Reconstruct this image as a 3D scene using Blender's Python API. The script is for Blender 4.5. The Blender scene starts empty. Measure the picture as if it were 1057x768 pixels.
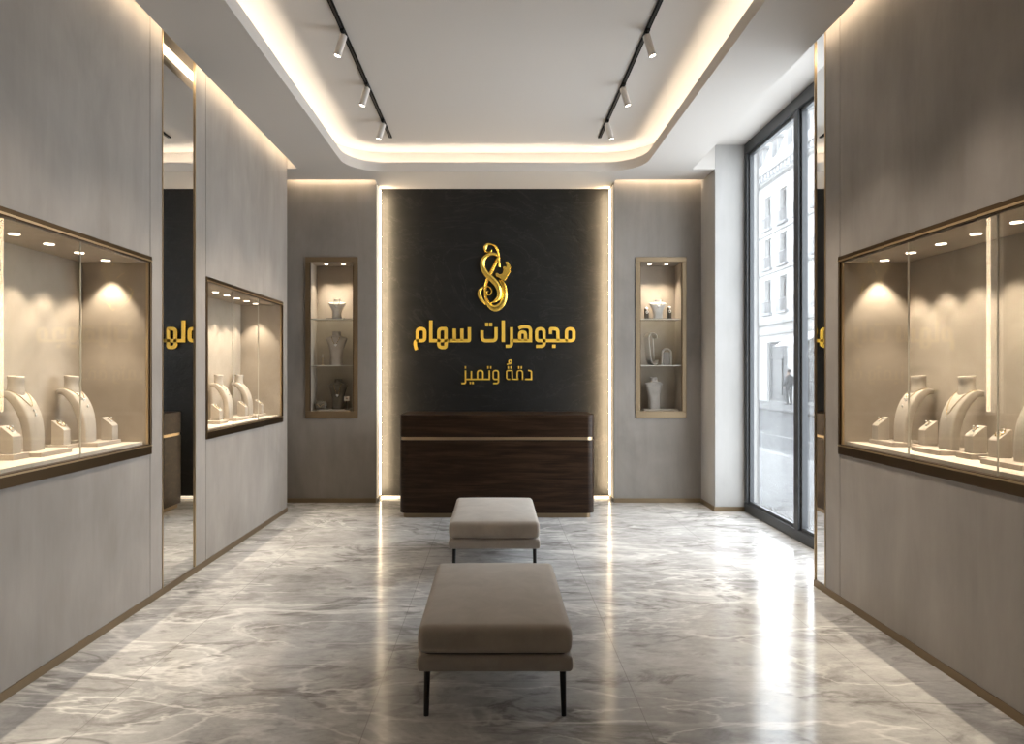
import bpy, bmesh, math, random
from mathutils import Vector, Matrix
random.seed(7)
C = bpy.context.scene.collection
PI = math.pi
rad = math.radians

# ------------------------------------------------------------------ helpers
class MB:
    """collects shapes, then links them as ONE mesh object"""
    def __init__(s): s.v = []; s.f = []
    def add(s, vs, fs):
        o = len(s.v); s.v += [tuple(v) for v in vs]; s.f += [tuple(i + o for i in f) for f in fs]; return s
    def box(s, x0, x1, y0, y1, z0, z1):
        vs = [(x, y, z) for z in (z0, z1) for y in (y0, y1) for x in (x0, x1)]
        return s.add(vs, [(0,2,3,1),(4,5,7,6),(0,1,5,4),(2,6,7,3),(0,4,6,2),(1,3,7,5)])
    def prism(s, poly, a, b, axis='z'):
        """extrude a 2D polygon (ccw) from a to b along an axis"""
        n = len(poly)
        def P(u, v, w):
            return (u, v, w) if axis == 'z' else ((u, w, v) if axis == 'y' else (w, u, v))
        vs = [P(u, v, a) for u, v in poly] + [P(u, v, b) for u, v in poly]
        fs = [tuple(range(n))[::-1], tuple(range(n, 2*n))]
        fs += [(i, (i+1) % n, n + (i+1) % n, n + i) for i in range(n)]
        return s.add(vs, fs)
    def rings(s, rings, cap0=True, cap1=True, closed=False):
        """loft through closed rings of equal length"""
        n = len(rings[0]); vs = [p for r in rings for p in r]; fs = []
        m = len(rings)
        for k in range(m if closed else m - 1):
            a, b = k*n, ((k+1) % m)*n
            for i in range(n):
                j = (i+1) % n
                fs.append((a+i, a+j, b+j, b+i))
        if not closed:
            if cap0: fs.append(tuple(range(n))[::-1])
            if cap1: fs.append(tuple(range((m-1)*n, m*n)))
        return s.add(vs, fs)
    def lathe(s, prof, c=(0,0,0), n=24, sx=1, sy=1):
        rs = []
        for r, z in prof:
            rs.append([(c[0]+r*sx*math.cos(2*PI*i/n), c[1]+r*sy*math.sin(2*PI*i/n), c[2]+z) for i in range(n)])
        return s.rings(rs)
    def tube(s, path, r, n=8, closed=False):
        path = [Vector(p) for p in path]; m = len(path); rs = []
        rr = r if isinstance(r, (list, tuple)) else [r]*m
        up = None
        for k in range(m):
            if closed: t = path[(k+1) % m] - path[k-1]
            else: t = path[min(k+1, m-1)] - path[max(k-1, 0)]
            t = t.normalized()
            if up is None:
                up = Vector((0,0,1)) if abs(t.z) < .9 else Vector((1,0,0))
            a = up - t*up.dot(t)
            if a.length < 1e-5: a = Vector((1,0,0)) - t*t.x
            a.normalize(); up = a; b = t.cross(a)
            rs.append([path[k] + (a*math.cos(2*PI*i/n) + b*math.sin(2*PI*i/n))*rr[k] for i in range(n)])
        return s.rings(rs, closed=closed)
    def torus(s, c, R, r, axis='z', n=28, k=8):
        P = []
        for i in range(n):
            a = 2*PI*i/n; u, v = R*math.cos(a), R*math.sin(a)
            P.append((c[0]+u, c[1]+v, c[2]) if axis == 'z' else ((c[0]+u, c[1], c[2]+v) if axis == 'y' else (c[0], c[1]+u, c[2]+v)))
        return s.tube(P, r, k, closed=True)
    def ball(s, c, r, n=10, m=7):
        rx, ry, rz = (r, r, r) if not isinstance(r, tuple) else r
        rs = []
        for j in range(1, m):
            t = PI*j/m
            rs.append([(c[0]+rx*math.sin(t)*math.cos(2*PI*i/n), c[1]+ry*math.sin(t)*math.sin(2*PI*i/n), c[2]-rz*math.cos(t)) for i in range(n)])
        return s.rings(rs)
    def xform(s, M, start=0):
        for i in range(start, len(s.v)): s.v[i] = tuple(M @ Vector(s.v[i]))
        return s
    def build(s, name, mat=None, parent=None, smooth=False, bevel=0, seg=2, loc=None, rot=None, auto=None):
        me = bpy.data.meshes.new(name); me.from_pydata(s.v, [], s.f); me.validate()
        bm = bmesh.new(); bm.from_mesh(me)
        bmesh.ops.recalc_face_normals(bm, faces=bm.faces); bm.to_mesh(me); bm.free()
        o = bpy.data.objects.new(name, me); C.objects.link(o)
        if mat: me.materials.append(mat)
        if smooth: me.polygons.foreach_set('use_smooth', [True]*len(me.polygons))
        if auto:
            for p in me.polygons: p.use_smooth = True
            me.set_sharp_from_angle(angle=rad(auto))
        if bevel:
            b = o.modifiers.new('bevel', 'BEVEL'); b.width = bevel; b.segments = seg; b.limit_method = 'ANGLE'; b.angle_limit = rad(40)
        if parent: o.parent = parent
        if loc: o.location = loc
        if rot: o.rotation_euler = rot
        return o

def tag(o, label, cat, group=None):
    o['label'] = label; o['category'] = cat
    if group: o['group'] = group
    return o
def thing(name, label, cat, loc=(0,0,0), rotz=0, group=None):
    o = bpy.data.objects.new(name, None); C.objects.link(o)
    o.empty_display_size = .1
    o.location = loc; o.rotation_euler = (0, 0, rotz)
    return tag(o, label, cat, group)
def struct(o, label=None, cat=None):
    o['kind'] = 'structure'
    if label: o['label'] = label
    if cat: o['category'] = cat
    return o
def dup(root, label, loc, rotz=0, group=None):
    r = root.copy(); C.objects.link(r); r.location = loc; r.rotation_euler = (0, 0, rotz)
    r['label'] = label
    if group: r['group'] = group
    for ch in list(root.children):
        c = ch.copy(); C.objects.link(c); c.parent = r
        for g in list(ch.children):
            d = g.copy(); C.objects.link(d); d.parent = c
    return r

def crom(pts, n=8):
    """Catmull-Rom through tuples of any length"""
    out = []; m = len(pts)
    for i in range(m-1):
        p0, p1, p2, p3 = pts[max(i-1,0)], pts[i], pts[i+1], pts[min(i+2,m-1)]
        for k in range(n):
            t = k/n
            out.append(tuple(.5*(2*b + (c-a)*t + (2*a-5*b+4*c-d)*t*t + (3*b-a-3*c+d)*t**3) for a, b, c, d in zip(p0,p1,p2,p3)))
    out.append(tuple(pts[-1])); return out

def rrect(x0, x1, y0, y1, r, n=10):
    pts = []
    for cx, cy, a0 in ((x1-r, y1-r, 0), (x0+r, y1-r, PI/2), (x0+r, y0+r, PI), (x1-r, y0+r, 1.5*PI)):
        for i in range(n+1):
            a = a0 + PI/2*i/n; pts.append((cx + r*math.cos(a), cy + r*math.sin(a)))
    return pts

def plate(mb, us, vs, holes, w0, w1, axis):
    """solid plate in the (u,v) plane between w0 and w1 with rectangular holes, clean outer faces only"""
    U = sorted(set([us[0], us[1]] + [x for h in holes for x in h[:2] if us[0] < x < us[1]]))
    V = sorted(set([vs[0], vs[1]] + [x for h in holes for x in h[2:] if vs[0] < x < vs[1]]))
    def solid(i, j):
        if not (0 <= i < len(U)-1 and 0 <= j < len(V)-1): return False
        cu, cv = (U[i]+U[i+1])/2, (V[j]+V[j+1])/2
        return not any(h[0] < cu < h[1] and h[2] < cv < h[3] for h in holes)
    P = {'x': lambda u, v, w: (w, u, v), 'y': lambda u, v, w: (u, w, v), 'z': lambda u, v, w: (u, v, w)}[axis]
    idx = {}; verts = []; faces = []
    def vi(u, v, w):
        k = (u, v, w)
        if k not in idx: idx[k] = len(verts); verts.append(P(u, v, w))
        return idx[k]
    for i in range(len(U)-1):
        for j in range(len(V)-1):
            if not solid(i, j): continue
            a, b, c, d = U[i], U[i+1], V[j], V[j+1]
            for w in (w0, w1): faces.append((vi(a,c,w), vi(b,c,w), vi(b,d,w), vi(a,d,w)))
            for (di, dj, e) in ((-1,0,((a,c),(a,d))), (1,0,((b,c),(b,d))), (0,-1,((a,c),(b,c))), (0,1,((a,d),(b,d)))):
                if not solid(i+di, j+dj):
                    (p, q), (r, t) = e
                    faces.append((vi(p,q,w0), vi(r,t,w0), vi(r,t,w1), vi(p,q,w1)))
    mb.add(verts, faces)

def rbox(mb, sx, sy, sz, r, n=14, dome=0, c=(0,0,0), bulge=0):
    """rounded box of full size sx,sy,sz sitting on c; optional domed top and bulging sides"""
    hx, hy, hz = sx/2, sy/2, sz/2
    def axis_pts(h):
        a = [-h + r*(1-math.cos(PI/2*i/6)) for i in range(7)]
        k = max(2, n)
        inner = [-(h-r) + 2*(h-r)*i/k for i in range(1, k)]
        return a + inner + [-x for x in a[::-1]]
    bm = bmesh.new()
    X, Y, Z = axis_pts(hx), axis_pts(hy), axis_pts(hz)
    cache = {}
    def V(x, y, z):
        q = Vector((max(-(hx-r), min(hx-r, x)), max(-(hy-r), min(hy-r, y)), max(-(hz-r), min(hz-r, z))))
        d = Vector((x, y, z)) - q
        if d.length > 1e-9:
            m = max(abs(d.x), abs(d.y), abs(d.z)); d = d.normalized()*m
        p = q + d
        u, w, t = p.x/hx, p.y/hy, p.z/hz
        if dome and p.z > 0: p.z += dome*(1-min(1,abs(u))**2.5)*(1-min(1,abs(w))**2.5)*t
        if bulge:
            k = 1-min(1,abs(t))**2
            p.x += bulge*k*u; p.y += bulge*k*w
        key = (round(p.x,6), round(p.y,6), round(p.z,6))
        if key not in cache: cache[key] = len(vs); vs.append((p.x+c[0], p.y+c[1], p.z+c[2]+hz))
        return cache[key]
    vs = []; fs = []
    def face(A, B, f):
        for i in range(len(A)-1):
            for j in range(len(B)-1):
                q = [f(A[i],B[j]), f(A[i+1],B[j]), f(A[i+1],B[j+1]), f(A[i],B[j+1])]
                if len(set(q)) >= 3:
                    o = []
                    for x in q:
                        if x not in o: o.append(x)
                    fs.append(tuple(o))
    for sgn in (-1, 1):
        face(X, Y, lambda a, b: V(a, b, sgn*hz))
        face(X, Z, lambda a, b: V(a, sgn*hy, b))
        face(Y, Z, lambda a, b: V(sgn*hx, a, b))
    bm.free()
    return mb.add(vs, fs)

# ------------------------------------------------------------------ materials
def mat(name, col=(.5,.5,.5), rough=.5, metal=0, spec=.5, coat=0, sheen=0, emit=None, estr=0):
    m = bpy.data.materials.new(name); m.use_nodes = True
    b = m.node_tree.nodes['Principled BSDF']
    b.inputs['Base Color'].default_value = (*col, 1); b.inputs['Roughness'].default_value = rough
    b.inputs['Metallic'].default_value = metal; b.inputs['Specular IOR Level'].default_value = spec
    b.inputs['Coat Weight'].default_value = coat
    b.inputs['Sheen Weight'].default_value = sheen
    if emit:
        b.inputs['Emission Color'].default_value = (*emit, 1); b.inputs['Emission Strength'].default_value = estr
    return m
def nodes(m): return m.node_tree.nodes, m.node_tree.links, m.node_tree.nodes['Principled BSDF']
def coords(m, scale=(1,1,1), rot=(0,0,0)):
    N, L, b = nodes(m)
    tc = N.new('ShaderNodeTexCoord'); mp = N.new('ShaderNodeMapping')
    mp.inputs['Scale'].default_value = scale; mp.inputs['Rotation'].default_value = rot
    L.new(tc.outputs['Object'], mp.inputs['Vector']); return mp.outputs['Vector']
def noise(m, vec, scale, detail=5, rough=.55, dist=0):
    N, L, b = nodes(m); n = N.new('ShaderNodeTexNoise')
    n.inputs['Scale'].default_value = scale; n.inputs['Detail'].default_value = detail
    n.inputs['Roughness'].default_value = rough; n.inputs['Distortion'].default_value = dist
    L.new(vec, n.inputs['Vector']); return n.outputs['Fac']
def ramp(m, fac, stops):
    N, L, b = nodes(m); r = N.new('ShaderNodeValToRGB'); e = r.color_ramp.elements
    while len(e) < len(stops): e.new(.5)
    for i, (p, c) in enumerate(stops):
        e[i].position = p; e[i].color = (*c, 1) if len(c) == 3 else c
    L.new(fac, r.inputs['Fac']); return r.outputs['Color']
def mixc(m, fac, a, bcol, mode='MIX'):
    N, L, b = nodes(m); x = N.new('ShaderNodeMix'); x.data_type = 'RGBA'; x.blend_type = mode
    for sock, val in ((x.inputs[0], fac), (x.inputs[6], a), (x.inputs[7], bcol)):
        if hasattr(val, 'is_output'): L.new(val, sock)
        elif isinstance(val, tuple): sock.default_value = (*val, 1)
        else: sock.default_value = val
    return x.outputs[2]
def mth(m, op, a, bb=0, clamp=False):
    N, L, b = nodes(m); x = N.new('ShaderNodeMath'); x.operation = op; x.use_clamp = clamp
    for i, val in enumerate((a, bb)):
        if hasattr(val, 'is_output'): L.new(val, x.inputs[i])
        else: x.inputs[i].default_value = val
    return x.outputs[0]
def bump(m, h, strength=.2, dist=.01):
    N, L, b = nodes(m); x = N.new('ShaderNodeBump'); x.inputs['Strength'].default_value = strength
    x.inputs['Distance'].default_value = dist
    L.new(h, x.inputs['Height']); L.new(x.outputs['Normal'], b.inputs['Normal'])
def setc(m, c): N, L, b = nodes(m); L.new(c, b.inputs['Base Color'])
def setr(m, c): N, L, b = nodes(m); L.new(c, b.inputs['Roughness'])

def plaster(name, a, c, seed=0):
    m = mat(name, a, .62, spec=.3)
    v = coords(m, (1, 1, .35)); v2 = coords(m, (1, 1, 1), (.2, .1, seed))
    n1 = noise(m, v, 3.2, 6, .6, .4); n2 = noise(m, v2, 1.1, 4, .55, .8); n3 = noise(m, coords(m, (1,1,.12)), 14, 4, .6)
    s = mth(m, 'ADD', mth(m, 'MULTIPLY', n1, .45), mth(m, 'ADD', mth(m, 'MULTIPLY', n2, .4), mth(m, 'MULTIPLY', n3, .15)))
    setc(m, ramp(m, s, [(.34, a), (.66, c)]))
    bump(m, n1, .08, .01)
    return m
M = {}
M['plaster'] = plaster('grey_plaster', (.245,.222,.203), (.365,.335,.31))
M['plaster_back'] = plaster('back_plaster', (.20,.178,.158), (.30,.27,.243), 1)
M['plaster_dark'] = plaster('dark_plaster', (.05,.045,.04), (.08,.073,.066), 3)
M['column'] = plaster('column_plaster', (.36,.352,.342), (.45,.44,.43), 2)
m = mat('ceiling_paint', (.62,.59,.56), .8, spec=.2); v = coords(m); bump(m, noise(m, v, 60, 3), .02, .002); M['ceiling'] = m

# floor: polished grey marble in large slabs
m = mat('polished_marble', (.4,.4,.4), .12, spec=.5)
N, L, b = nodes(m)
v = coords(m, (.8, 1.05, 1), (0, 0, rad(-25)))
big = noise(m, v, 1.5, 9, .66, .5)
base = ramp(m, big, [(.30, (.33,.325,.322)), (.45, (.46,.454,.45)), (.58, (.565,.56,.556)), (.72, (.66,.656,.65))])
mask = ramp(m, noise(m, coords(m, (1,1,1)), .9, 3, .5), [(.36, (.1,.1,.1)), (.52, (1,1,1))])
mask2 = ramp(m, noise(m, coords(m, (1,1,1), (0,0,1.3)), 1.1, 3, .5), [(.36, (.1,.1,.1)), (.52, (1,1,1))])
def vein(vec, sc, width, dist, lev=.5, det=6):
    n_ = noise(m, vec, sc, det, .55, dist)
    return mth(m, 'SUBTRACT', 1, mth(m, 'MULTIPLY', mth(m, 'ABSOLUTE', mth(m, 'SUBTRACT', n_, lev)), width), True)
veinA = mth(m, 'MULTIPLY', vein(coords(m, (.35, 1.1, 1), (0,0,rad(-28))), 1.2, 62, .6), mask)
veinB = mth(m, 'MULTIPLY', vein(coords(m, (.40, 1.2, 1), (0,0,rad(22))), 1.6, 66, .6, .48), mask2)
dark = mth(m, 'MULTIPLY', vein(coords(m, (.6, 1.3, 1), (0,0,rad(-30))), 2.2, 22, .9, .42, 9), mask2)
fleck = ramp(m, noise(m, coords(m, (.7, 1.5, 1), (0,0,rad(-24))), 4.2, 8, .7, .6), [(.30, (.62,.605,.59)), (.47, (1,1,1))])
c1 = mixc(m, mth(m, 'MULTIPLY', dark, .65), base, (.19,.178,.168))
c1 = mixc(m, 1.0, c1, fleck, 'MULTIPLY')
c2 = mixc(m, mth(m, 'MULTIPLY', veinA, .68), c1, (.86,.85,.83))
c3 = mixc(m, mth(m, 'MULTIPLY', veinB, .6), c2, (.84,.83,.81))
fine = noise(m, coords(m, (.8, 1.7, 1), (0, 0, rad(-24))), 12, 7, .75)
c4 = mixc(m, 1.0, c3, ramp(m, fine, [(.3, (.78,.78,.78)), (.7, (1.1,1.1,1.1))]), 'MULTIPLY')
br = N.new('ShaderNodeTexBrick'); br.offset = 0; br.inputs['Scale'].default_value = 1
br.inputs['Brick Width'].default_value = 1.2; br.inputs['Row Height'].default_value = 1.2; br.inputs['Mortar Size'].default_value = .0025
br.inputs['Mortar Smooth'].default_value = .2
tc = N.new('ShaderNodeTexCoord'); mp = N.new('ShaderNodeMapping'); mp.inputs['Location'].default_value = (.55, .3, 0)
L.new(tc.outputs['Object'], mp.inputs['Vector']); L.new(mp.outputs['Vector'], br.inputs['Vector'])
c5 = mixc(m, mth(m, 'MULTIPLY', br.outputs['Fac'], .5), c4, (.2,.19,.18))
setc(m, c5)
setr(m, ramp(m, noise(m, coords(m), 2.0, 4), [(.3, (.10,.10,.10)), (.7, (.19,.19,.19))]))
M['marble'] = m

m = mat('black_stone', (.012,.012,.011), .5, spec=.28)
v = coords(m, (1, 1, 1.6), (0, rad(32), 0))
n1 = noise(m, v, 1.6, 8, .65, 1.5); n2 = noise(m, v, 6, 8, .7, .6)
vein = mth(m, 'SUBTRACT', 1, mth(m, 'MULTIPLY', mth(m, 'ABSOLUTE', mth(m, 'SUBTRACT', noise(m, v, .8, 8, .6, 2.4), .5)), 90), True)
setc(m, mixc(m, mth(m, 'MULTIPLY', vein, .10), ramp(m, n1, [(.3, (.006,.006,.0055)), (.7, (.012,.0117,.011))]), (.12,.115,.105)))
bump(m, mth(m, 'ADD', n1, mth(m, 'MULTIPLY', n2, .4)), .35, .02)
M['stone'] = m

m = mat('dark_walnut', (.05,.03,.02), .36, spec=.14)
v = coords(m, (.9, 6, 14)); n1 = noise(m, v, 1.6, 8, .65, .5); n2 = noise(m, coords(m, (1.2, 14, 60)), 2.2, 5, .6)
s = mth(m, 'ADD', mth(m, 'MULTIPLY', n1, .7), mth(m, 'MULTIPLY', n2, .3))
setc(m, ramp(m, s, [(.34, (.009,.0045,.0025)), (.5, (.022,.0115,.0062)), (.66, (.050,.028,.0155))]))
bump(m, n2, .05, .002); M['wood'] = m

M['brass'] = mat('brushed_brass', (.56,.43,.27), .34, 1)
M['bronze'] = mat('dark_bronze', (.105,.068,.036), .36, 1)
M['bronze_base'] = mat('bronze_skirting', (.25,.185,.115), .42, .8)
M['brass_pale'] = mat('pale_brass', (.25,.185,.115), .40, .85)
M['black'] = mat('black_metal', (.006,.006,.0055), .7, 0, spec=.2)
M['leg'] = mat('bench_leg_black', (.014,.012,.011), .4, .3)
M['frame_dark'] = mat('window_frame_grey', (.05,.053,.057), .42, .3)
M['white_lamp'] = mat('lamp_white', (.70,.66,.62), .5)
M['chrome'] = mat('chrome', (.7,.68,.65), .2, 1)
M['mirror'] = mat('mirror_silver', (.86,.86,.85), .015, 1)
M['seam'] = mat('seam_dark', (.10,.09,.08), .7)

def fabric(name, a, c, sc=1, sheen=.3):
    m = mat(name, a, .85, spec=.2, sheen=sheen)
    n1 = noise(m, coords(m), 7*sc, 5, .6, .6); n2 = noise(m, coords(m), 420, 2)
    setc(m, ramp(m, n1, [(.3, a), (.7, c)])); bump(m, n2, .12, .002); return m
M['velvet'] = fabric('taupe_velvet', (.37,.325,.275), (.45,.40,.345))
M['velvet_base'] = fabric('taupe_velvet_base', (.34,.305,.27), (.41,.37,.33))
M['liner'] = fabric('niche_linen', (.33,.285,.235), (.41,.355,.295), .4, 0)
M['bust'] = fabric('bust_linen', (.40,.355,.30), (.47,.42,.36), 1, 0)
M['plinth'] = fabric('plinth_linen', (.41,.355,.30), (.47,.415,.355), 1, 0)
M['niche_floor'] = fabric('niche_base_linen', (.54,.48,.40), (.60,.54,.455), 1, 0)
M['bust_white'] = fabric('bust_white', (.68,.63,.56), (.74,.70,.63), 1, 0)
M['bust_grey'] = fabric('bust_grey', (.30,.27,.24), (.35,.315,.28), 1, 0)
M['bust_dark'] = fabric('bust_dark', (.10,.085,.065), (.14,.12,.095), 1, 0)
M['dark_plate'] = mat('dark_plate', (.03,.025,.02), .4)
M['silver'] = mat('silver_band', (.80,.77,.72), .36, .9)
M['gold'] = mat('jewel_gold', (.72,.55,.30), .25, 1)
M['gem'] = mat('gem_white', (.85,.84,.80), .08, .2, spec=.8)
M['gem_dark'] = mat('gem_dark', (.05,.045,.04), .1, spec=.8)
M['pearl'] = mat('pearl', (.82,.78,.70), .25, spec=.7)
M['sign_gold'] = mat('sign_gold', (.84,.53,.07), .45, .08, spec=.5)
M['emblem_gold'] = mat('emblem_gold', (.95,.66,.13), .22, .85)
WARM = (1.0, .80, .55); WARM2 = (1.0, .86, .67)
M['led_cove'] = mat('led_cove', (.9,.85,.75), .5, emit=(1,.86,.68), estr=20)
M['led_slot'] = mat('led_slot', (.9,.85,.75), .5, emit=(1,.80,.56), estr=12)
M['led_back'] = mat('led_back', (.9,.85,.75), .5, emit=(1,.80,.56), estr=40)
M['led_stone'] = mat('led_stone', (.9,.85,.75), .5, emit=(1,.78,.53), estr=.42)
M['led_line'] = mat('led_line', (.9,.85,.75), .5, emit=(1,.78,.52), estr=14)
M['led_foot'] = mat('led_foot', (.9,.85,.75), .5, emit=(1,.84,.64), estr=.8)
M['lens'] = mat('lamp_lens', (.9,.85,.75), .5, emit=(1,.88,.70), estr=6)

def glass(name, tint=(1,1,1), refl=1.0, ior=1.45):
    m = bpy.data.materials.new(name); m.use_nodes = True; N, L = m.node_tree.nodes, m.node_tree.links
    N.clear(); o = N.new('ShaderNodeOutputMaterial'); mx = N.new('ShaderNodeMixShader')
    t = N.new('ShaderNodeBsdfTransparent'); t.inputs['Color'].default_value = (*tint, 1)
    g = N.new('ShaderNodeBsdfGlossy'); g.inputs['Roughness'].default_value = .01
    f = N.new('ShaderNodeFresnel'); f.inputs['IOR'].default_value = ior
    mu = N.new('ShaderNodeMath'); mu.operation = 'MULTIPLY'; mu.inputs[1].default_value = refl
    L.new(f.outputs[0], mu.inputs[0]); L.new(mu.outputs[0], mx.inputs[0])
    L.new(t.outputs[0], mx.inputs[1]); L.new(g.outputs[0], mx.inputs[2]); L.new(mx.outputs[0], o.inputs[0])
    return m
M['glass'] = glass('clear_glass', (.99,.99,.985), .04)
M['shelf_glass'] = glass('shelf_glass', (.86,.88,.86), .9)
M['win_glass'] = glass('window_glass', (.98,.99,.99), .3)
M['glass_edge'] = mat('glass_edge', (.55,.52,.45), .2)

# ------------------------------------------------------------------ room shell
XW = 2.25; YE = 7.336; YR = 4.777; ZS = 3.711; ZC = 3.975; YB = 7.85; YS = 8.146; XP = 1.378
Y0 = -2.0
NEAR = (1.78, 4.415, .975, 2.250); FAR = (5.283, 7.157, .987, 2.243)
MIR_L = (4.592, 5.08); MIR_R = (4.625, 4.765)

fl = MB().box(-2.9, 2.86, Y0-.1, 8.4, -.1, 0).build('floor', M['marble']); struct(fl)

def side_wall(name, sg, yend, holes, mir, seams):
    mb = MB(); a, bq = sorted((sg*(XW+.012), sg*(XW+.60)))
    plate(mb, (Y0, yend), (0, ZC), holes, a, bq, 'x')
    a, bq = sorted((sg*XW, sg*(XW+.0115)))
    sh = list(holes) + [(mir[0]-.012, mir[1]+.012, .046, ZC)] + [(y-.003, y+.003, .045, ZC) for y in seams]
    plate(mb, (Y0, yend), (.045, ZC), sh, a, bq, 'x')
    o = mb.build(name, M['plaster']); return struct(o)
side_wall('wall_left', -1, YE, [NEAR, FAR], MIR_L, (4.424, 5.275))
side_wall('wall_right', 1, YR, [NEAR], MIR_R, (4.424,))
mb = MB(); plate(mb, (-2.87, 2.87), (0, ZC), [], Y0-.1, Y0, 'y'); struct(mb.build('wall_front', M['plaster_dark']))  # unseen wall behind camera; dark tone set to cut bounce onto bench fronts
NL = (-2.187, -1.592, .984, 2.834); NR = (1.632, 2.209, .984, 2.834)
mb = MB()
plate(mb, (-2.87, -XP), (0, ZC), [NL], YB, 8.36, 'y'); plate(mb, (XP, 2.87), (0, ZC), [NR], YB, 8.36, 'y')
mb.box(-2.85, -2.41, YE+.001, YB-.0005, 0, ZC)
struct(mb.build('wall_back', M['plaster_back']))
struct(MB().box(-XP+.001, XP-.001, YS, 8.36, .0, ZC).build('wall_stone', M['stone']))
struct(MB().box(2.385, 2.86, 7.353, YB-.0005, 0, ZC).build('wall_column', M['column'], bevel=.004))

# ceiling: lower soffit with a rounded opening, hidden trough, upper slab
def soffit_mesh():
    outer = [(-2.14,Y0),(2.14,Y0),(2.14,7.352),(2.384,7.352),(2.384,7.76),(XP,7.76),(XP,YS-.001),(-XP,YS-.001),(-XP,7.76),(-2.41,7.76),(-2.41,YE),(-2.14,YE)]
    inner = rrect(-1.605, 1.605, -1.2, 7.448, .42, 14)
    bm = bmesh.new()
    def loop(pts):
        vs = [bm.verts.new((x, y, ZS)) for x, y in pts]
        return [bm.edges.new((vs[i], vs[(i+1) % len(vs)])) for i in range(len(vs))]
    e = loop(outer) + loop(inner)
    bmesh.ops.triangle_fill(bm, use_beauty=True, edges=e)
    r = bmesh.ops.extrude_face_region(bm, geom=bm.faces[:])
    for v in r['geom']:
        if isinstance(v, bmesh.types.BMVert): v.co.z += .03
    bm.verts.index_update()
    vs = [v.co.copy() for v in bm.verts]; fs = [tuple(v.index for v in f.verts) for f in bm.faces]
    bm.free(); return vs, fs
mb = MB(); mb.add(*soffit_mesh())
def ring_wall(mb, off0, off1, z0, z1):
    def R(o): return rrect(-1.605-o, 1.605+o, -1.2-o, 7.448+o, .42+o, 14)
    a, bq = R(off0), R(off1)
    rs = [[(x,y,z0) for x,y in a], [(x,y,z0) for x,y in bq], [(x,y,z1) for x,y in bq], [(x,y,z1) for x,y in a]]
    mb.rings(rs, closed=True)
ring_wall(mb, 0, .02, ZS+.0305, 3.815)
ring_wall(mb, .17, .19, ZS+.0305, ZC-.0005)
for sg in (-1, 1):
    a, bq = sorted((sg*2.12, sg*2.14)); mb.box(a, bq, Y0, YE, ZS+.0305, ZC-.0005)
    a, bq = sorted((sg*XP, sg*2.384)); mb.box(a, bq, 7.74, 7.76, ZS+.0305, ZC-.0005)
mb.box(-2.14, -2.41, YE, YE+.02, ZS+.0305, ZC-.0005); mb.box(2.14, 2.384, 7.352, 7.372, ZS+.0305, ZC-.0005)
mb.box(-2.87, 2.87, Y0-.1, 8.4, ZC, ZC+.12)
struct(mb.build('ceiling', M['ceiling'], auto=30))

# light strips
mb = MB(); ring_wall(mb, .075, .105, ZS+.031, ZS+.037)
tag(mb.build('cove_light_strip', M['led_cove']), 'warm light strip hidden behind the curved lip of the raised ceiling', 'light strip')
G = 'light strips in the ceiling slots'
tag(MB().box(-2.147, -2.1405, Y0+.05, YE-.03, 3.785, 3.845).build('slot_light_strip', M['led_slot']), 'warm light strip in the ceiling slot over the left wall', 'light strip', G)
tag(MB().box(2.1405, 2.147, Y0+.05, YR-.03, 3.785, 3.845).build('slot_light_strip', M['led_slot']), 'warm light strip in the ceiling slot over the right wall', 'light strip', G)
tag(MB().box(-2.39, -XP-.02, 7.761, 7.767, 3.775, 3.815).build('slot_light_strip', M['led_back']), 'warm light strip over the back wall left of the black stone', 'light strip', G)
tag(MB().box(XP+.02, 2.37, 7.761, 7.767, 3.775, 3.815).build('slot_light_strip', M['led_back']), 'warm light strip over the back wall right of the black stone', 'light strip', G)
STONE_W = 30
G = 'upright light strips beside the black stone'
for sg, sd in ((-1, 'left'), (1, 'right')):
    a, bq = sorted((sg*(XP-.0005), sg*(XP-.008)))
    t = thing('edge_light_strip', f'tall glowing light strip down the {sd} edge of the black stone', 'light strip', (0, 0, 0), 0, G)
    MB().box(a, bq, 7.885, 8.075, .045, 3.69).build('diffuser', M['led_stone'], t)
    MB().box(a, bq, 8.077, 8.142, .045, 3.69).build('light_line', M['led_line'], t)
    gl = bpy.data.lights.new('stone_wash', 'AREA'); gl.shape = 'RECTANGLE'; gl.size = .03; gl.size_y = 3.6; gl.energy = STONE_W; gl.color = (1,.76,.48); gl.spread = rad(130)
    go = bpy.data.objects.new('stone_wash', gl); C.objects.link(go); go.location = (sg*(XP-.03), 7.99, 1.87)
    zz = -Vector((-sg*.45, 1, 0)).normalized(); yy_ = Vector((0, 0, 1)); xx = yy_.cross(zz)
    go.rotation_euler = Matrix((xx, yy_, zz)).transposed().to_euler()

# skirtings
def skirt(name, x0, x1, y0, y1, h=.045, m='bronze_base'):
    return struct(MB().box(x0, x1, y0, y1, 0.0005, h).build(name, M[m]))
skirt('baseboard_left', -2.262, -XW+.006, Y0, YE+.004)
skirt('baseboard_right', XW-.006, 2.262, Y0, YR+.004)
mb = MB().box(-2.405, -XP, YB-.012, YB-.0006, .0005, .05).box(XP, 2.383, YB-.012, YB-.0006, .0005, .05)
struct(mb.build('baseboard_back', M['bronze_base']))
mb = MB().box(2.372, 2.384, 7.341, YB-.013, .0005, .05).box(2.3845, 2.70, 7.341, 7.3525, .0005, .05)
struct(mb.build('baseboard_column', M['brass_pale']))
struct(MB().box(-XP+.01, XP-.01, YS-.045, YS-.001, .0005, .024).build('trim_1', M['led_foot']))

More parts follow.
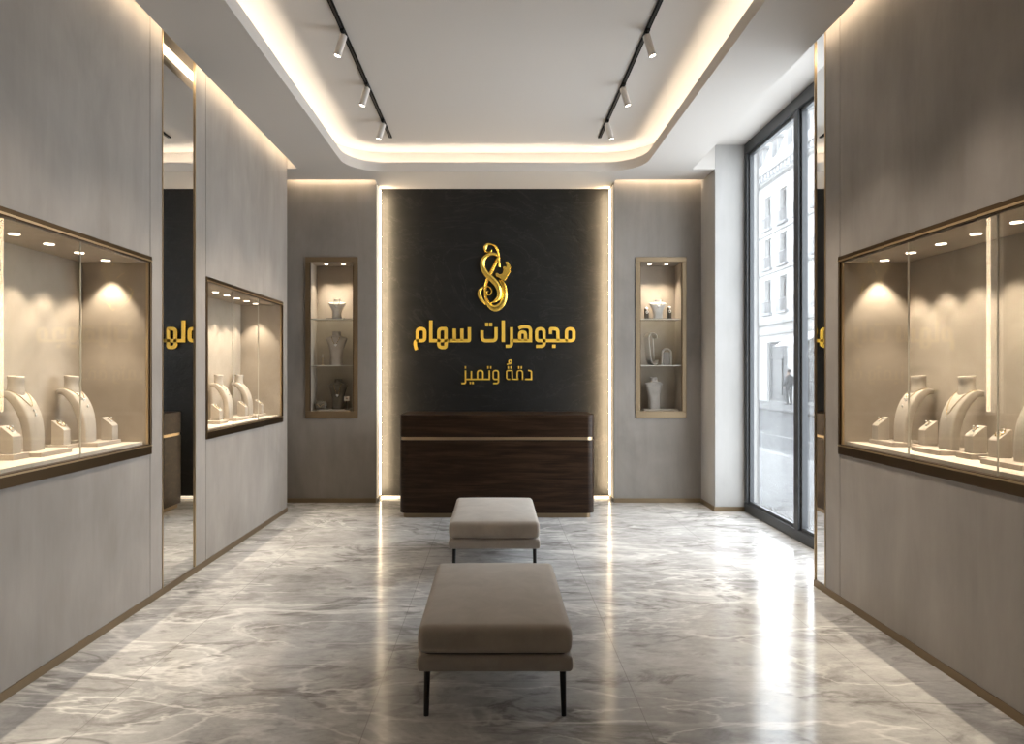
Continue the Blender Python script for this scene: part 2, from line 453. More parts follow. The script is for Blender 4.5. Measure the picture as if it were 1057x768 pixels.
# ------------------------------------------------------------------ mirrors
def mirror(sg, y, label):
    t = thing('wall_mirror', label, 'mirror', (sg*XW, (y[0]+y[1])/2, .045), 0, 'tall wall mirrors')
    h = (y[1]-y[0])/2; a, bq = sorted((sg*.004, sg*.011))
    MB().box(a, bq, -h, h, .006, ZC-.05).build('mirror_glass', M['mirror'], t)
    for s in (-1, 1):
        a, bq = sorted((-sg*.004, sg*.011))
        lo, hi = sorted((s*h, s*(h+.010))); MB().box(a, bq, lo, hi, .001, ZC-.05).build('edge_trim', M['brass'], t)
    return t
mirror(-1, MIR_L, 'tall narrow mirror strip set in the left wall between two display cases')
mirror(1, MIR_R, 'very narrow mirror strip at the end of the right wall by the window')

# ------------------------------------------------------------------ lights
def spot(loc, aim, energy, angle, blend=.6, radius=.02, col=WARM2):
    l = bpy.data.lights.new('spot', 'SPOT'); l.energy = energy; l.spot_size = rad(angle); l.spot_blend = blend
    l.shadow_soft_size = radius; l.color = col
    o = bpy.data.objects.new('spot_light', l); C.objects.link(o); o.location = loc
    o.rotation_euler = (Vector(aim)-Vector(loc)).to_track_quat('-Z', 'Y').to_euler(); return o

# ------------------------------------------------------------------ wall display cases
FLOOR_Z = 1.055; CZ = 2.214; DEP = .425
def wall_case(sg, Y, label, lamps, seams):
    """glazed display case set into a side wall; local x grows into the wall, origin at the bottom of the opening"""
    y0, y1, z0, z1 = Y
    t = thing('display_case', label, 'display case', (sg*XW, y0, z0), 0, 'glazed display cases in the side walls')
    L_ = y1-y0; H = z1-z0
    def bx(mb, a, bq, *r): a, bq = sorted((sg*a, sg*bq)); return mb.box(a, bq, *r)
    e = .0015
    mb = MB()                                                  # lining: back, ends, top
    bx(mb, DEP, DEP+.02, e, L_-e, e, H-e)
    bx(mb, .012, DEP, e, .022, e, H-e); bx(mb, .012, DEP, L_-.022, L_-e, e, H-e)
    bx(mb, .012, DEP, .022, L_-.022, CZ-z0, H-e)
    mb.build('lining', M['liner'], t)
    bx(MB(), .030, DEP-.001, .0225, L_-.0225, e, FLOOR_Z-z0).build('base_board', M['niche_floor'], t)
    mb = MB(); w, wb, wt = .022, .066, .040
    bx(mb, -.012, .028, -.012, L_+.012, -.004, wb-.004); bx(mb, -.012, .028, -.012, L_+.012, H-wt+.008, H+.008)
    bx(mb, -.012, .028, -.012, w-.012, wb-.004, H-wt+.008); bx(mb, -.012, .028, L_-w+.012, L_+.012, wb-.004, H-wt+.008)
    mb.build('frame', M['bronze'], t, bevel=.003)
    mb = MB()
    bx(mb, -.018, -.012, -.006, L_+.006, wb-.016, wb-.008); bx(mb, -.018, -.012, -.006, L_+.006, H-wt+.012, H-wt+.022)
    bx(mb, -.002, .026, .0105, .0215, wb-.004, H-wt+.008); bx(mb, -.002, .026, L_-.0215, L_-.0105, wb-.004, H-wt+.008)
    mb.build('inner_lip', M['brass'], t)
    cuts = [.0225] + [s-y0 for s in seams] + [L_-.0225]
    for i in range(len(cuts)-1):
        bx(MB(), .010, .016, cuts[i]+.0015, cuts[i+1]-.0015, wb-.003, H-wt+.006).build('glass_pane', M['glass'], t)
    for s in seams:
        bx(MB(), .009, .017, s-y0-.0014, s-y0+.0014, wb-.003, H-wt+.006).build('pane_joint', M['glass_edge'], t)
    for ly in lamps:
        mb = MB().lathe([(.001,-.003),(.026,-.003),(.026,0),(.001,0)], (sg*.217, ly-y0, CZ-z0-.0005), 20)
        mb.build('downlight', M['lens'], t)
        x = sg*(XW+.217)
        spot((x, ly, CZ-.012), (sg*(XW+.30), ly, 1.1), CASE_W, 80, .5, .012)
    return t
CASE_W = 26.0
lampsN = [4.295 - .272*i for i in range(9)]
lampsF = [6.985 - .25*i for i in range(7)]
wall_case(-1, NEAR, 'large lit glass display case nearest on the left wall', lampsN, [3.70, 3.05, 2.42])
wall_case(-1, FAR, 'smaller lit glass display case on the left wall beyond the mirror', lampsF, [5.855, 6.48])
wall_case(1, NEAR, 'large lit glass display case on the right wall', lampsN, [3.71, 3.052, 2.42])

# ------------------------------------------------------------------ display busts, stands, plinths
PROF = [(.064,0,.026,.056),(.061,.095,.027,.058),(.043,.184,.028,.062),(.003,.262,.027,.065),(-.046,.304,.023,.062),(-.096,.306,.016,.046)]
CR = crom(PROF, 8)
def prof_frame(t):
    k = t*(len(CR)-1); i = min(int(k), len(CR)-2); f = k-i
    p = [a+(b-a)*f for a, b in zip(CR[i], CR[i+1])]
    a, bq = CR[max(i-1,0)], CR[min(i+2, len(CR)-1)]
    d = Vector((bq[0]-a[0], bq[1]-a[1])).normalized(); n = Vector((d.y, -d.x))   # outward = front/up
    return p, n
def bust_surf(t, v, off=0):
    p, n = prof_frame(t); h = p[2]*(1-min(1, abs(v))**6)**.1667 + off
    return (p[0]+n.x*h, p[3]*v, p[1]+n.y*h)
def make_arch_bust():
    mb = MB(); rs = []; K = 28
    for j in range(len(CR)):
        t = j/(len(CR)-1); p, n = prof_frame(t); r = []
        for i in range(K):
            a = 2*PI*i/K; ca, sa = math.cos(a), math.sin(a)
            u = math.copysign(abs(ca)**.34, ca)*p[3]; w = math.copysign(abs(sa)**.34, sa)*p[2]
            r.append((p[0]+n.x*w, u, p[1]+n.y*w))
        rs.append(r)
    for k, q in ((1, .86), (2, .5)):                                     # rounded shoulder tip
        p, n = prof_frame(1); d = Vector((-n.y, n.x))
        rs.append([((x-p[0])*q+p[0]+d.x*.006*k, y*q, (z-p[1])*q+p[1]+d.y*.006*k) for x, y, z in rs[len(CR)-1]])
    mb.rings(rs)
    nk = [(-.036,.298,.042,.050),(-.037,.312,.043,.049),(-.037,.322,.041,.047),(-.036,.333,.038,.044),(-.035,.358,.036,.042),(-.034,.382,.037,.043),(-.034,.397,.040,.046),(-.034,.402,.038,.044)]
    rr = []
    for cx, cz, rx, ry in nk:
        rr.append([(cx+rx*math.cos(2*PI*i/K), ry*math.sin(2*PI*i/K), cz + (.10*rx*math.cos(2*PI*i/K) if cz > .35 else 0)*-1) for i in range(K)])
    mb.rings(rr)
    return mb.build('arched_necklace_bust', M['bust'], auto=50)
G_B = 'arched necklace busts in the wall cases'
BUST0 = None
def arch_bust(sg, x, y, z, label):
    global BUST0
    if BUST0 is None: BUST0 = o = make_arch_bust()
    else: o = BUST0.copy(); C.objects.link(o)
    o.location = (sg*x, y, z); o.rotation_euler = (0, 0, PI if sg > 0 else 0)
    return tag(o, label, 'bust', G_B)
STAND0 = None
def ring_stand(sg, x, y, z, label, big=1.0):
    global STAND0
    if STAND0 is None:
        poly = [(-.0375,0),(.0375,0),(.0375,.088),(.026,.100),(-.030,.143),(-.0375,.141)]
        STAND0 = o = MB().prism(poly, -.033, .033, 'y').build('ring_stand', M['bust'], bevel=.004, seg=3)
    else: o = STAND0.copy(); C.objects.link(o)
    o.location = (sg*x, y, z); o.rotation_euler = (0, 0, PI if sg > 0 else 0)
    return tag(o, label, 'ring stand', 'sloped ring stands in the wall cases')
def plinth(sg, xa, xb, y0, y1, h, label):
    cx, cy = sg*(xa+xb)/2, (y0+y1)/2; hx, hy = abs(xb-xa)/2, (y1-y0)/2
    o = MB().box(-hx, hx, -hy, hy, 0, h).build('display_plinth', M['plinth'], bevel=.002, loc=(cx, cy, FLOOR_Z+.0004))
    return tag(o, label, 'plinth', 'linen plinths in the wall cases')
def necklace(sg, x, y, z, label, kind):
    t = thing('necklace', label, 'necklace', (sg*x, y, z), PI if sg > 0 else 0, 'necklaces on the arched busts')
    pts = []; tb = {'drop': .50, 'long': .40, 'pearl': .52, 'cluster': .55}[kind]
    for i in range(33):
        v = -1+2*i/32
        tt = tb + (.84-tb)*abs(v)**1.7
        pts.append(bust_surf(tt, v*.93, .0022))
    if kind == 'pearl':
        mb = MB()
        for i in range(0, 33):
            mb.ball(Vector(pts[i]), .0042, 8, 6)
        mb.build('chain', M['pearl'], t, smooth=True)
    else:
        MB().tube(pts, .0019, 6).build('chain', M['gold'], t, smooth=True)
    c = Vector(pts[16]); d = Vector(bust_surf(tb-.05, 0, .005)); d2 = Vector(bust_surf(tb-.10, 0, .005))
    mb = MB()
    if kind == 'cluster':
        for q in ((0,0),(.011,.002),(-.011,.002),(0,-.012),(.007,-.008),(-.007,-.008)): mb.ball(c+Vector((.003,q[0],q[1])), .0062, 8, 6)
        mb.ball(d2, (.006,.005,.010), 8, 6)
    elif kind == 'drop':
        mb.ball(d, (.005,.006,.008), 8, 6); mb.ball(d2, (.005,.007,.011), 8, 6)
    elif kind == 'long':
        mb.ball(d, (.004,.004,.009), 8, 6)
    else:
        mb.ball(d, .007, 8, 6)
    mb.build('pendant', M['gem'] if kind != 'pearl' else M['pearl'], t, smooth=True)
    return t
RINGK = {}
def ring(sg, x, y, z, label, kind='ring'):
    """ring or bracelet lying on the sloped face of a ring stand (origin = the stand's base)"""
    t = thing('ring' if kind == 'ring' else 'bracelet', label, 'ring' if kind == 'ring' else 'bracelet', (sg*x, y, z), PI if sg > 0 else 0, 'jewels on the sloped stands')
    if kind not in RINGK:
        a = math.atan2(.043, -.056)  # slope of the top
        d = Vector((-.056, 0, .043)).normalized(); nrm = Vector((.043, 0, .056)).normalized()
        c = Vector((-.002, 0, .1215))
        M4 = Matrix((( -d.x, 0, nrm.x, c.x), (0, 1, 0, 0), (-d.z, 0, nrm.z, c.z), (0, 0, 0, 1)))
        band = MB(); gem = MB()
        if kind == 'ring':
            band.torus((0,0,.0105), .0095, .0022, 'y', 20, 6).xform(M4)
            gem.ball((0,0,.022), (.0055,.0055,.0045), 8, 6)
            gem.ball((.014,0,.005), (.006,.012,.005), 8, 6); gem.ball((-.016,0,.005), (.006,.010,.005), 8, 6)
            gem.xform(M4)
        else:
            P = [(.026*math.cos(2*PI*i/20), .020*math.sin(2*PI*i/20), .004) for i in range(20)]
            band.tube(P, .003, 6, True).xform(M4)
            for k in range(7): gem.ball((-.024+.008*k, .012*math.sin(k*1.3), .007), .0045, 7, 5)
            gem.xform(M4)
        RINGK[kind] = (band.build('band', M['gold'], t, smooth=True), gem.build('stone', M['gem'], t, smooth=True))
    else:
        for o in RINGK[kind]:
            c = o.copy(); C.objects.link(c); c.parent = t
    return t
PT = FLOOR_Z+.0004
# nearest case on the left wall
plinth(-1, 2.625, 2.385, 4.07, 4.325, .025, 'flat linen plinth under the farther bust of the near left case')
arch_bust(-1, 2.548, 4.135, PT+.0252, 'farther arched necklace bust in the near left case')
necklace(-1, 2.548, 4.135, PT+.0252, 'necklace with gem cluster on the farther bust, near left case', 'cluster')
ring_stand(-1, 2.435, 4.283, PT+.0252, 'sloped ring stand farthest along the near left case')
ring(-1, 2.435, 4.283, PT+.0252, 'gem ring on the stand farthest along the near left case')
plinth(-1, 2.645, 2.50, 3.965, 4.065, .020, 'small plinth between the two busts of the near left case')
ring_stand(-1, 2.572, 4.018, PT+.0202, 'sloped stand between the two busts of the near left case')
ring(-1, 2.572, 4.018, PT+.0202, 'bracelet on the stand between the busts, near left case', 'bracelet')
plinth(-1, 2.625, 2.385, 3.565, 3.825, .025, 'flat linen plinth under the nearer bust of the near left case')
arch_bust(-1, 2.555, 3.665, PT+.0252, 'nearer arched necklace bust in the near left case')
necklace(-1, 2.555, 3.665, PT+.0252, 'fine chain with drop pendant on the nearer bust, near left case', 'drop')
plinth(-1, 2.575, 2.440, 3.435, 3.555, .030, 'small plinth at the photo edge in the near left case')
ring_stand(-1, 2.500, 3.495, PT+.0302, 'sloped stand at the photo edge in the near left case')
ring(-1, 2.500, 3.495, PT+.0302, 'gem ring on the stand at the photo edge, near left case')
# right wall case
plinth(1, 2.625, 2.385, 4.07, 4.325, .025, 'flat linen plinth under the farthest bust of the right case')
arch_bust(1, 2.548, 4.135, PT+.0252, 'farthest arched necklace bust in the right case')
necklace(1, 2.548, 4.135, PT+.0252, 'necklace with gem cluster on the farthest bust of the right case', 'cluster')
ring_stand(1, 2.435, 4.283, PT+.0252, 'sloped ring stand farthest along the right case')
ring(1, 2.435, 4.283, PT+.0252, 'gem ring on the stand farthest along the right case')
plinth(1, 2.645, 2.49, 3.955, 4.06, .020, 'small plinth between the first two busts of the right case')
ring_stand(1, 2.56, 4.010, PT+.0202, 'sloped stand between the farthest and middle busts of the right case')
ring(1, 2.56, 4.010, PT+.0202, 'gem ring on the stand between farthest and middle busts, right case')
plinth(1, 2.625, 2.385, 3.64, 3.885, .025, 'flat linen plinth under the middle bust of the right case')
arch_bust(1, 2.55, 3.715, PT+.0252, 'middle arched necklace bust in the right case')
necklace(1, 2.55, 3.715, PT+.0252, 'long fine chain with small pendant on the middle bust, right case', 'long')
plinth(1, 2.58, 2.435, 3.470, 3.585, .028, 'small plinth in front of the middle bust, right case')
ring_stand(1, 2.500, 3.528, PT+.0282, 'sloped stand on its own plinth in front of the middle bust, right case')
ring(1, 2.500, 3.528, PT+.0282, 'gem ring on the stand in front of the middle bust, right case')
plinth(1, 2.61, 2.465, 3.345, 3.460, .020, 'small plinth behind the nearest bust, right case')
ring_stand(1, 2.535, 3.403, PT+.0202, 'sloped stand beside the nearest bust with the pearl necklace')
ring(1, 2.535, 3.403, PT+.0202, 'bracelet on the stand beside the bust with the pearl necklace', 'bracelet')
plinth(1, 2.625, 2.385, 3.075, 3.335, .025, 'flat linen plinth under the bust with the pearl necklace')
arch_bust(1, 2.55, 3.17, PT+.0252, 'arched bust wearing pearls, cut by the right photo edge')
necklace(1, 2.55, 3.17, PT+.0252, 'pearl necklace on the bust cut by the right photo edge', 'pearl')
# farther case on the left wall
plinth(-1, 2.52, 2.385, 5.88, 6.065, .026, 'nearest plinth in the far left case')
ring_stand(-1, 2.455, 5.985, PT+.0262, 'nearest sloped stand in the far left case')
ring(-1, 2.455, 5.985, PT+.0262, 'bracelet on the nearest stand in the far left case', 'bracelet')
plinth(-1, 2.625, 2.385, 6.26, 6.66, .025, 'plinth under the nearer bust of the far left case')
arch_bust(-1, 2.548, 6.335, PT+.0252, 'nearer arched necklace bust in the far left case')
necklace(-1, 2.548, 6.335, PT+.0252, 'necklace on the nearer bust of the far left case', 'cluster')
ring_stand(-1, 2.575, 6.55, PT+.0252, 'stand at the back between the two busts, far left case')
ring(-1, 2.575, 6.55, PT+.0252, 'ring on the rear stand between the busts, far left case')
ring_stand(-1, 2.455, 6.60, PT+.0252, 'stand at the front between the two busts, far left case')
ring(-1, 2.455, 6.60, PT+.0252, 'bracelet on the front stand between the busts, far left case', 'bracelet')
plinth(-1, 2.625, 2.385, 6.775, 7.065, .025, 'plinth under the farther bust of the far left case')
arch_bust(-1, 2.548, 6.845, PT+.0252, 'farther arched bust in the far left case')
ring_stand(-1, 2.435, 6.995, PT+.0252, 'farthest stand in the far left case')
ring(-1, 2.435, 6.995, PT+.0252, 'bracelet on the farthest stand in the far left case', 'bracelet')

# ------------------------------------------------------------------ back wall niches with shelves
def back_niche(Nn, label):
    x0, x1, z0, z1 = Nn; cx = (x0+x1)/2; hw = (x1-x0)/2; H = z1-z0
    t = thing('wall_niche', label, 'display niche', (cx, YB, z0), 0, 'tall niches in the back wall')
    e = .0015; D = .31; mb = MB()
    mb.box(-hw+e, hw-e, D, D+.02, e, H-e); mb.box(-hw+e, -hw+.045, .012, D, e, H-e); mb.box(hw-.045, hw-e, .012, D, e, H-e)
    mb.box(-hw+.045, hw-.045, .012, D, H-.052, H-e); mb.box(-hw+.045, hw-.045, .012, D, e, .072)
    mb.build('lining', M['liner'], t)
    mb = MB(); w = .050; wb = .074
    mb.box(-hw-.006, hw+.006, -.016, .012, -.004, wb); mb.box(-hw-.006, hw+.006, -.016, .012, H-w, H+.006)
    mb.box(-hw-.006, -hw+w-.006, -.016, .012, wb, H-w); mb.box(hw-w+.006, hw+.006, -.016, .012, wb, H-w)
    mb.build('frame', M['brass_pale'], t, bevel=.004)
    mb = MB(); mb.box(-hw+w-.006, -hw+w+.002, -.010, .016, wb, H-w); mb.box(hw-w-.002, hw-w+.006, -.010, .016, wb, H-w)
    mb.build('inner_lip', M['bronze'], t)
    for sz in (2.131, 1.590):
        mb = MB().box(-hw+.046, hw-.046, .035, D-.004, sz-z0-.010, sz-z0).build('glass_shelf', M['shelf_glass'], t)
        MB().box(-hw+.046, hw-.046, .0315, .0345, sz-z0-.011, sz-z0+.0005).build('shelf_edge', M['glass_edge'], mb)
    for s in (-.10, .10):
        MB().lathe([(.001,-.003),(.022,-.003),(.022,0),(.001,0)], (s, .15, H-.0525), 16).build('downlight', M['lens'], t)
        spot((cx+s, YB+.15, z1-.066), (cx+s*.5, YB+.20, 1.1), NICHE_W, 80, .8, .018)
    return t
NICHE_W = 32.0
back_niche(NL, 'tall brass framed niche left of the black stone wall')
back_niche(NR, 'tall brass framed niche right of the black stone wall')

def torso_prof(a, bq, deep):
    return [(bq,bq*.72,0),(bq*1.02,bq*.70,.06),(bq*1.0,bq*.70,.30),(bq+(a-bq)*.22,a*deep*.80,.47),(bq+(a-bq)*.55,a*deep*.96,.62),(a*.92,a*deep*.98,.73),(a*1.0,a*deep*.86,.785),(a*.95,a*deep*.74,.812),(a*.74,a*deep*.68,.838),(a*.50,a*.34,.858),(a*.38,a*.31,.882),(a*.355,a*.30,.93),(a*.37,a*.32,.97),(a*.375,a*.32,.99),(a*.34,a*.30,1.0)]
def torso(name, w_sh, w_base, h, material, loc, label, rotz=0, deep=.42):
    """front facing necklace bust: base, waist, chest, shoulders, neck"""
    a, bq = w_sh/2, w_base/2
    P = torso_prof(a, bq, deep)
    K = 32; rs = []
    for rx, ry, z in crom(P, 4):
        r = []
        for i in range(K):
            an = 2*PI*i/K; ca, sa = math.cos(an), math.sin(an)
            r.append((rx*math.copysign(abs(ca)**.8, ca), ry*math.copysign(abs(sa)**.8, sa) + .16*a*(z-.7), z*h))
        rs.append(r)
    o = MB().rings(rs).build(name, material, smooth=True, loc=loc, rot=(0, 0, rotz), auto=60)
    return tag(o, label, 'bust', 'busts in the back wall niches')
def vneck(loc, w_sh, w_base, h, zc, label, m='gold', deep=.42):
    """small necklace lying on the chest of a torso of the same measures"""
    a, bq = w_sh/2, w_base/2; P = crom(torso_prof(a, bq, deep), 4)
    def front(x, z):
        for p, q in zip(P, P[1:]):
            if p[2] <= z <= q[2]:
                f = (z-p[2])/max(1e-6, q[2]-p[2]); rx, ry = p[0]+(q[0]-p[0])*f, p[1]+(q[1]-p[1])*f; break
        return -ry*(max(0, 1-min(1, abs(x)/rx)**2.5))**.4 + .16*a*(z-.7) - .003
    pts = []
    for i in range(25):
        v = -1+2*i/24; x = a*.40*v; z = zc+(.845-zc)*abs(v)**1.4
        pts.append((x, front(x, z), z*h))
    t = thing('necklace', label, 'necklace', loc, 0, 'necklaces in the back wall niches')
    MB().tube(pts, .0026, 6).build('chain', M[m], t, smooth=True)
    mb = MB()
    for i in (10, 12, 14): mb.ball(Vector(pts[i])+Vector((0,-.003,-.006)), (.008,.005,.011), 8, 6)
    mb.build('pendant', M['gem'], t, smooth=True); return t
S1, S2, SB = 2.1312, 1.5907, .984+.0725
YN = 8.00
tag(MB().box(-.105,.105,-.07,.07,0,.010).build('display_plate', M['dark_plate'], loc=(-1.868, YN, S1+.0005), bevel=.002), 'thin dark plate on the top shelf of the left niche', 'plate')
torso('necklace_bust', .205, .105, .225, M['bust_white'], (-1.863, YN, S1+.011), 'white bust on the top shelf of the left niche')
vneck((-1.863, YN, S1+.011), .205, .105, .225, .62, 'short necklace on the white bust, top shelf of left niche')
torso('necklace_bust', .25, .145, .395, M['bust'], (-1.870, YN, S2+.0005), 'taller linen bust on the middle shelf of the left niche')
vneck((-1.870, YN, S2+.0005), .25, .145, .395, .60, 'necklace on the taller linen bust, middle shelf of left niche')
def ear_stand(loc, h, label, w=.03, m='brass'):
    t = thing('earring_stand', label, 'earring stand', loc, 0, 'small jewellery stands in the back niches')
    MB().lathe([(.018,0),(.018,.006),(.005,.010),(.004,h*.8),(.001,h*.82)], n=14).build('stem', M[m], t, auto=40)
    mb = MB().box(-w/2, w/2, -.004, .004, h*.62, h).build('card', M['bust'], t, bevel=.003)
    mb = MB()
    for s in (-1, 1): mb.ball((s*w*.22, -.007, h*.8), (.004,.003,.009), 8, 6)
    mb.build('earring', M['gem'], t, smooth=True); return t
ear_stand((-2.035, YN, S2+.0005), .135, 'thin earring stand beside the linen bust, middle shelf of left niche', .022)
tag(MB().box(-.18,.18,-.10,.10,0,.016).build('display_slab', M['plinth'], loc=(-1.875, YN, SB+.0005), bevel=.002), 'pale slab on the floor of the left niche', 'slab')
torso('necklace_bust', .225, .135, .355, M['bust_dark'], (-1.853, YN+.01, SB+.017), 'dark bust at the bottom of the left niche')
vneck((-1.853, YN+.01, SB+.017), .225, .135, .355, .45, 'gold necklace on the dark bust at the bottom of left niche')
t = thing('bracelet_pillow', 'dark bracelet pillow beside the dark bust in the left niche', 'bracelet pillow', (-2.045, YN-.03, SB+.017))
rbox(MB(), .13, .10, .085, .03, 6, .01).build('cushion', M['bust_dark'], t, smooth=True)
MB().tube([(.066*math.cos(a), .0, .043+.049*math.sin(a)) for a in [PI*i/12 for i in range(13)]], .004, 6).build('bracelet', M['silver'], t, smooth=True)
MB().tube([(-.045+.09*i/10, -.052-.003*math.sin(i), .045+.016*math.sin(i*.9)) for i in range(11)], .0035, 6).build('chain', M['gold'], t, smooth=True)
t = thing('ring_box', 'small open white ring box beside the dark bust in the left niche', 'ring box', (-1.735, YN-.07, SB+.017))
MB().lathe([(.026,0),(.026,.006),(.008,.012),(.008,.095),(.02,.1)], n=14).build('stand', M['bust_dark'], t, auto=40)
mb = MB(); plate(mb, (-.03,.03), (.102,.152), [(-.016,.016,.115,.139)], -.012, .012, 'y'); mb.build('frame', M['bust_white'], t)
# right niche
tag(MB().box(-.165,.165,-.07,.07,0,.008).build('display_plate', M['dark_plate'], loc=(1.915, YN, S1+.0005), bevel=.002), 'thin dark plate on the top shelf of the right niche', 'plate')
torso('necklace_bust', .205, .105, .225, M['bust_white'], (1.920, YN, S1+.009), 'white bust on the top shelf of the right niche')
vneck((1.920, YN, S1+.009), .205, .105, .225, .62, 'short necklace on the white bust, top shelf of right niche')
def pend_stand(x, h, label):
    t = thing('ring_stand', label, 'ring stand', (x, YN-.02, S1+.009), 0, 'small jewellery stands in the back niches')
    MB().prism([(-.022,0),(.022,0),(.022,h*.62),(-.022,h*.95)], -.022, .022, 'y').build('block', M['bust_dark'], t, bevel=.003)
    MB().torus((0, -.026, h*.60), .013, .004, 'y', 18, 6).build('ring', M['silver'], t, smooth=True)
    MB().ball((0, 0, h*.95), (.02,.016,.014), 10, 6).build('gem', M['gem'], t, smooth=True); return t
pend_stand(1.783, .125, 'small dark ring stand left of the white bust, right niche')
pend_stand(2.052, .140, 'small dark ring stand right of the white bust, right niche')
# looped cuff band leaning on the middle shelf
t = thing('band_stand', 'tall looped silver band on the middle shelf of the right niche', 'bracelet stand', (1.835, YN, S2+.0008), rad(28))
sp_ = crom([(.062,.318),(.058,.352),(.020,.374),(-.030,.366),(-.058,.330),(-.054,.26),(-.040,.16),(-.026,.07),(.000,.022),(.036,.010),(.070,.026),(.078,.062)], 6)
rs = []
for k in range(len(sp_)):
    p = Vector(sp_[k]); d = (Vector(sp_[min(k+1, len(sp_)-1)])-Vector(sp_[max(k-1, 0)])).normalized(); n = Vector((d.y, -d.x))*.006
    rs.append([(p.x+n.x, -.042, p.y+n.y), (p.x+n.x*1.7, 0, p.y+n.y*1.7), (p.x+n.x, .042, p.y+n.y), (p.x-n.x, .042, p.y-n.y), (p.x-n.x, -.042, p.y-n.y)])
MB().rings(rs).build('band', M['silver'], t, auto=40)
MB().tube([(.056,.025,.350),(.072,.030,.20),(.074,.025,.04)], .006, 8).build('support', M['silver'], t, smooth=True)
t = thing('cuff_block', 'arched silver cuff on the middle shelf of the right niche', 'cuff', (2.022, YN-.01, S2+.0008), rad(-18))
o_ = []; i_ = []
for i in range(17):
    a = PI*i/16; o_.append((.058*math.cos(a), .145+.058*math.sin(a))); i_.append((.040*math.cos(a), .145+.040*math.sin(a)))
poly_o = [(.058,0)] + o_ + [(-.058,0)]; poly_i = [(.040,0)] + i_ + [(-.040,0)]
n = len(poly_o); vs = []
for w in (-.045, .045): vs += [(u, w, v) for u, v in poly_o] + [(u, w, v) for u, v in poly_i]
fs = []
for i in range(n-1):
    fs += [(i, i+1, n+i+1, n+i), (2*n+i, 2*n+i+1, 3*n+i+1, 3*n+i), (i, i+1, 2*n+i+1, 2*n+i), (n+i, n+i+1, 3*n+i+1, 3*n+i)]
fs += [(0, n, 3*n, 2*n), (n-1, 2*n-1, 4*n-1, 3*n-1)]
MB().add(vs, fs).build('arch', M['silver'], t, bevel=.003, auto=40)
MB().box(-.0385,.0385,-.038,.038,0,.15).build('core', M['bust_grey'], t)
tag(MB().box(-.20,.20,-.10,.10,0,.018).build('display_slab', M['plinth'], loc=(1.935, YN, SB+.0005), bevel=.002), 'pale slab on the floor of the right niche', 'slab')
torso('necklace_bust', .225, .13, .375, M['bust_grey'], (1.872, YN, SB+.019), 'grey bust at the bottom of the right niche', rad(14))

# ------------------------------------------------------------------ reception desk
t = thing('reception_desk', 'dark walnut reception desk with brass line before the black stone wall', 'desk', (.02, 7.33, 0))
hw, hd, r = 1.01, .33, .085
def slab(h0, h1, off=0): 
    return MB().prism(rrect(-hw+off, hw-off, -hd+off, hd-off, max(.02, r-off), 12), h0, h1)
slab(.052, .806).build('body', M['wood'], t, auto=40, bevel=.003)
slab(.806, .838, .012).build('brass_inlay', M['brass'], t, auto=40)
slab(.838, 1.066).build('top_section', M['wood'], t, auto=40, bevel=.003)
slab(.0005, .052, .035).build('plinth', M['brass_pale'], t, auto=40)

# ------------------------------------------------------------------ benches
def make_bench(label, y):
    t = thing('upholstered_bench', label, 'bench', (0, y, 0), 0, 'upholstered benches in the middle of the room')
    w, l = .665, 1.0
    rbox(MB(), w, l, .072, .014, 10, 0, (0, 0, .205), .006).build('base', M['velvet_base'], t, smooth=True)
    cu = rbox(MB(), w-.008, l-.008, .125, .028, 16, .026, (0, 0, .279), .008).build('cushion', M['velvet'], t, smooth=True)
    pts = rrect(-w/2+.006, w/2-.006, -l/2+.006, l/2-.006, .045, 8)
    MB().tube([(x, y_, .383) for x, y_ in pts], .0035, 6, True).build('piping', M['velvet'], cu, smooth=True)
    MB().prism(rrect(-w/2+.02, w/2-.02, -l/2+.02, l/2-.02, .03, 6), .272, .284).build('seam', M['seam'], t)
    for sx in (-1, 1):
        for sy in (-1, 1):
            x, yy = sx*(w/2-.035), sy*(l/2-.05)
            lo, hi = Vector((x+sx*.004, yy+sy*.008, 0)), Vector((x, yy, .207))
            rs = []
            for k in range(5):
                f = k/4; c = lo.lerp(hi, f); q = .0112+.0032*f
                rs.append([(c.x+q*math.cos(2*PI*i/14), c.y+q*math.sin(2*PI*i/14), c.z) for i in range(14)])
            MB().rings(rs).build('leg', M['leg'], t, auto=40)
    return t
b0 = make_bench('taupe velvet bench nearest to the viewer', 2.93+.5)
dup(b0, 'taupe velvet bench farther back, before the reception desk', (-.005, 4.98+.5, 0))

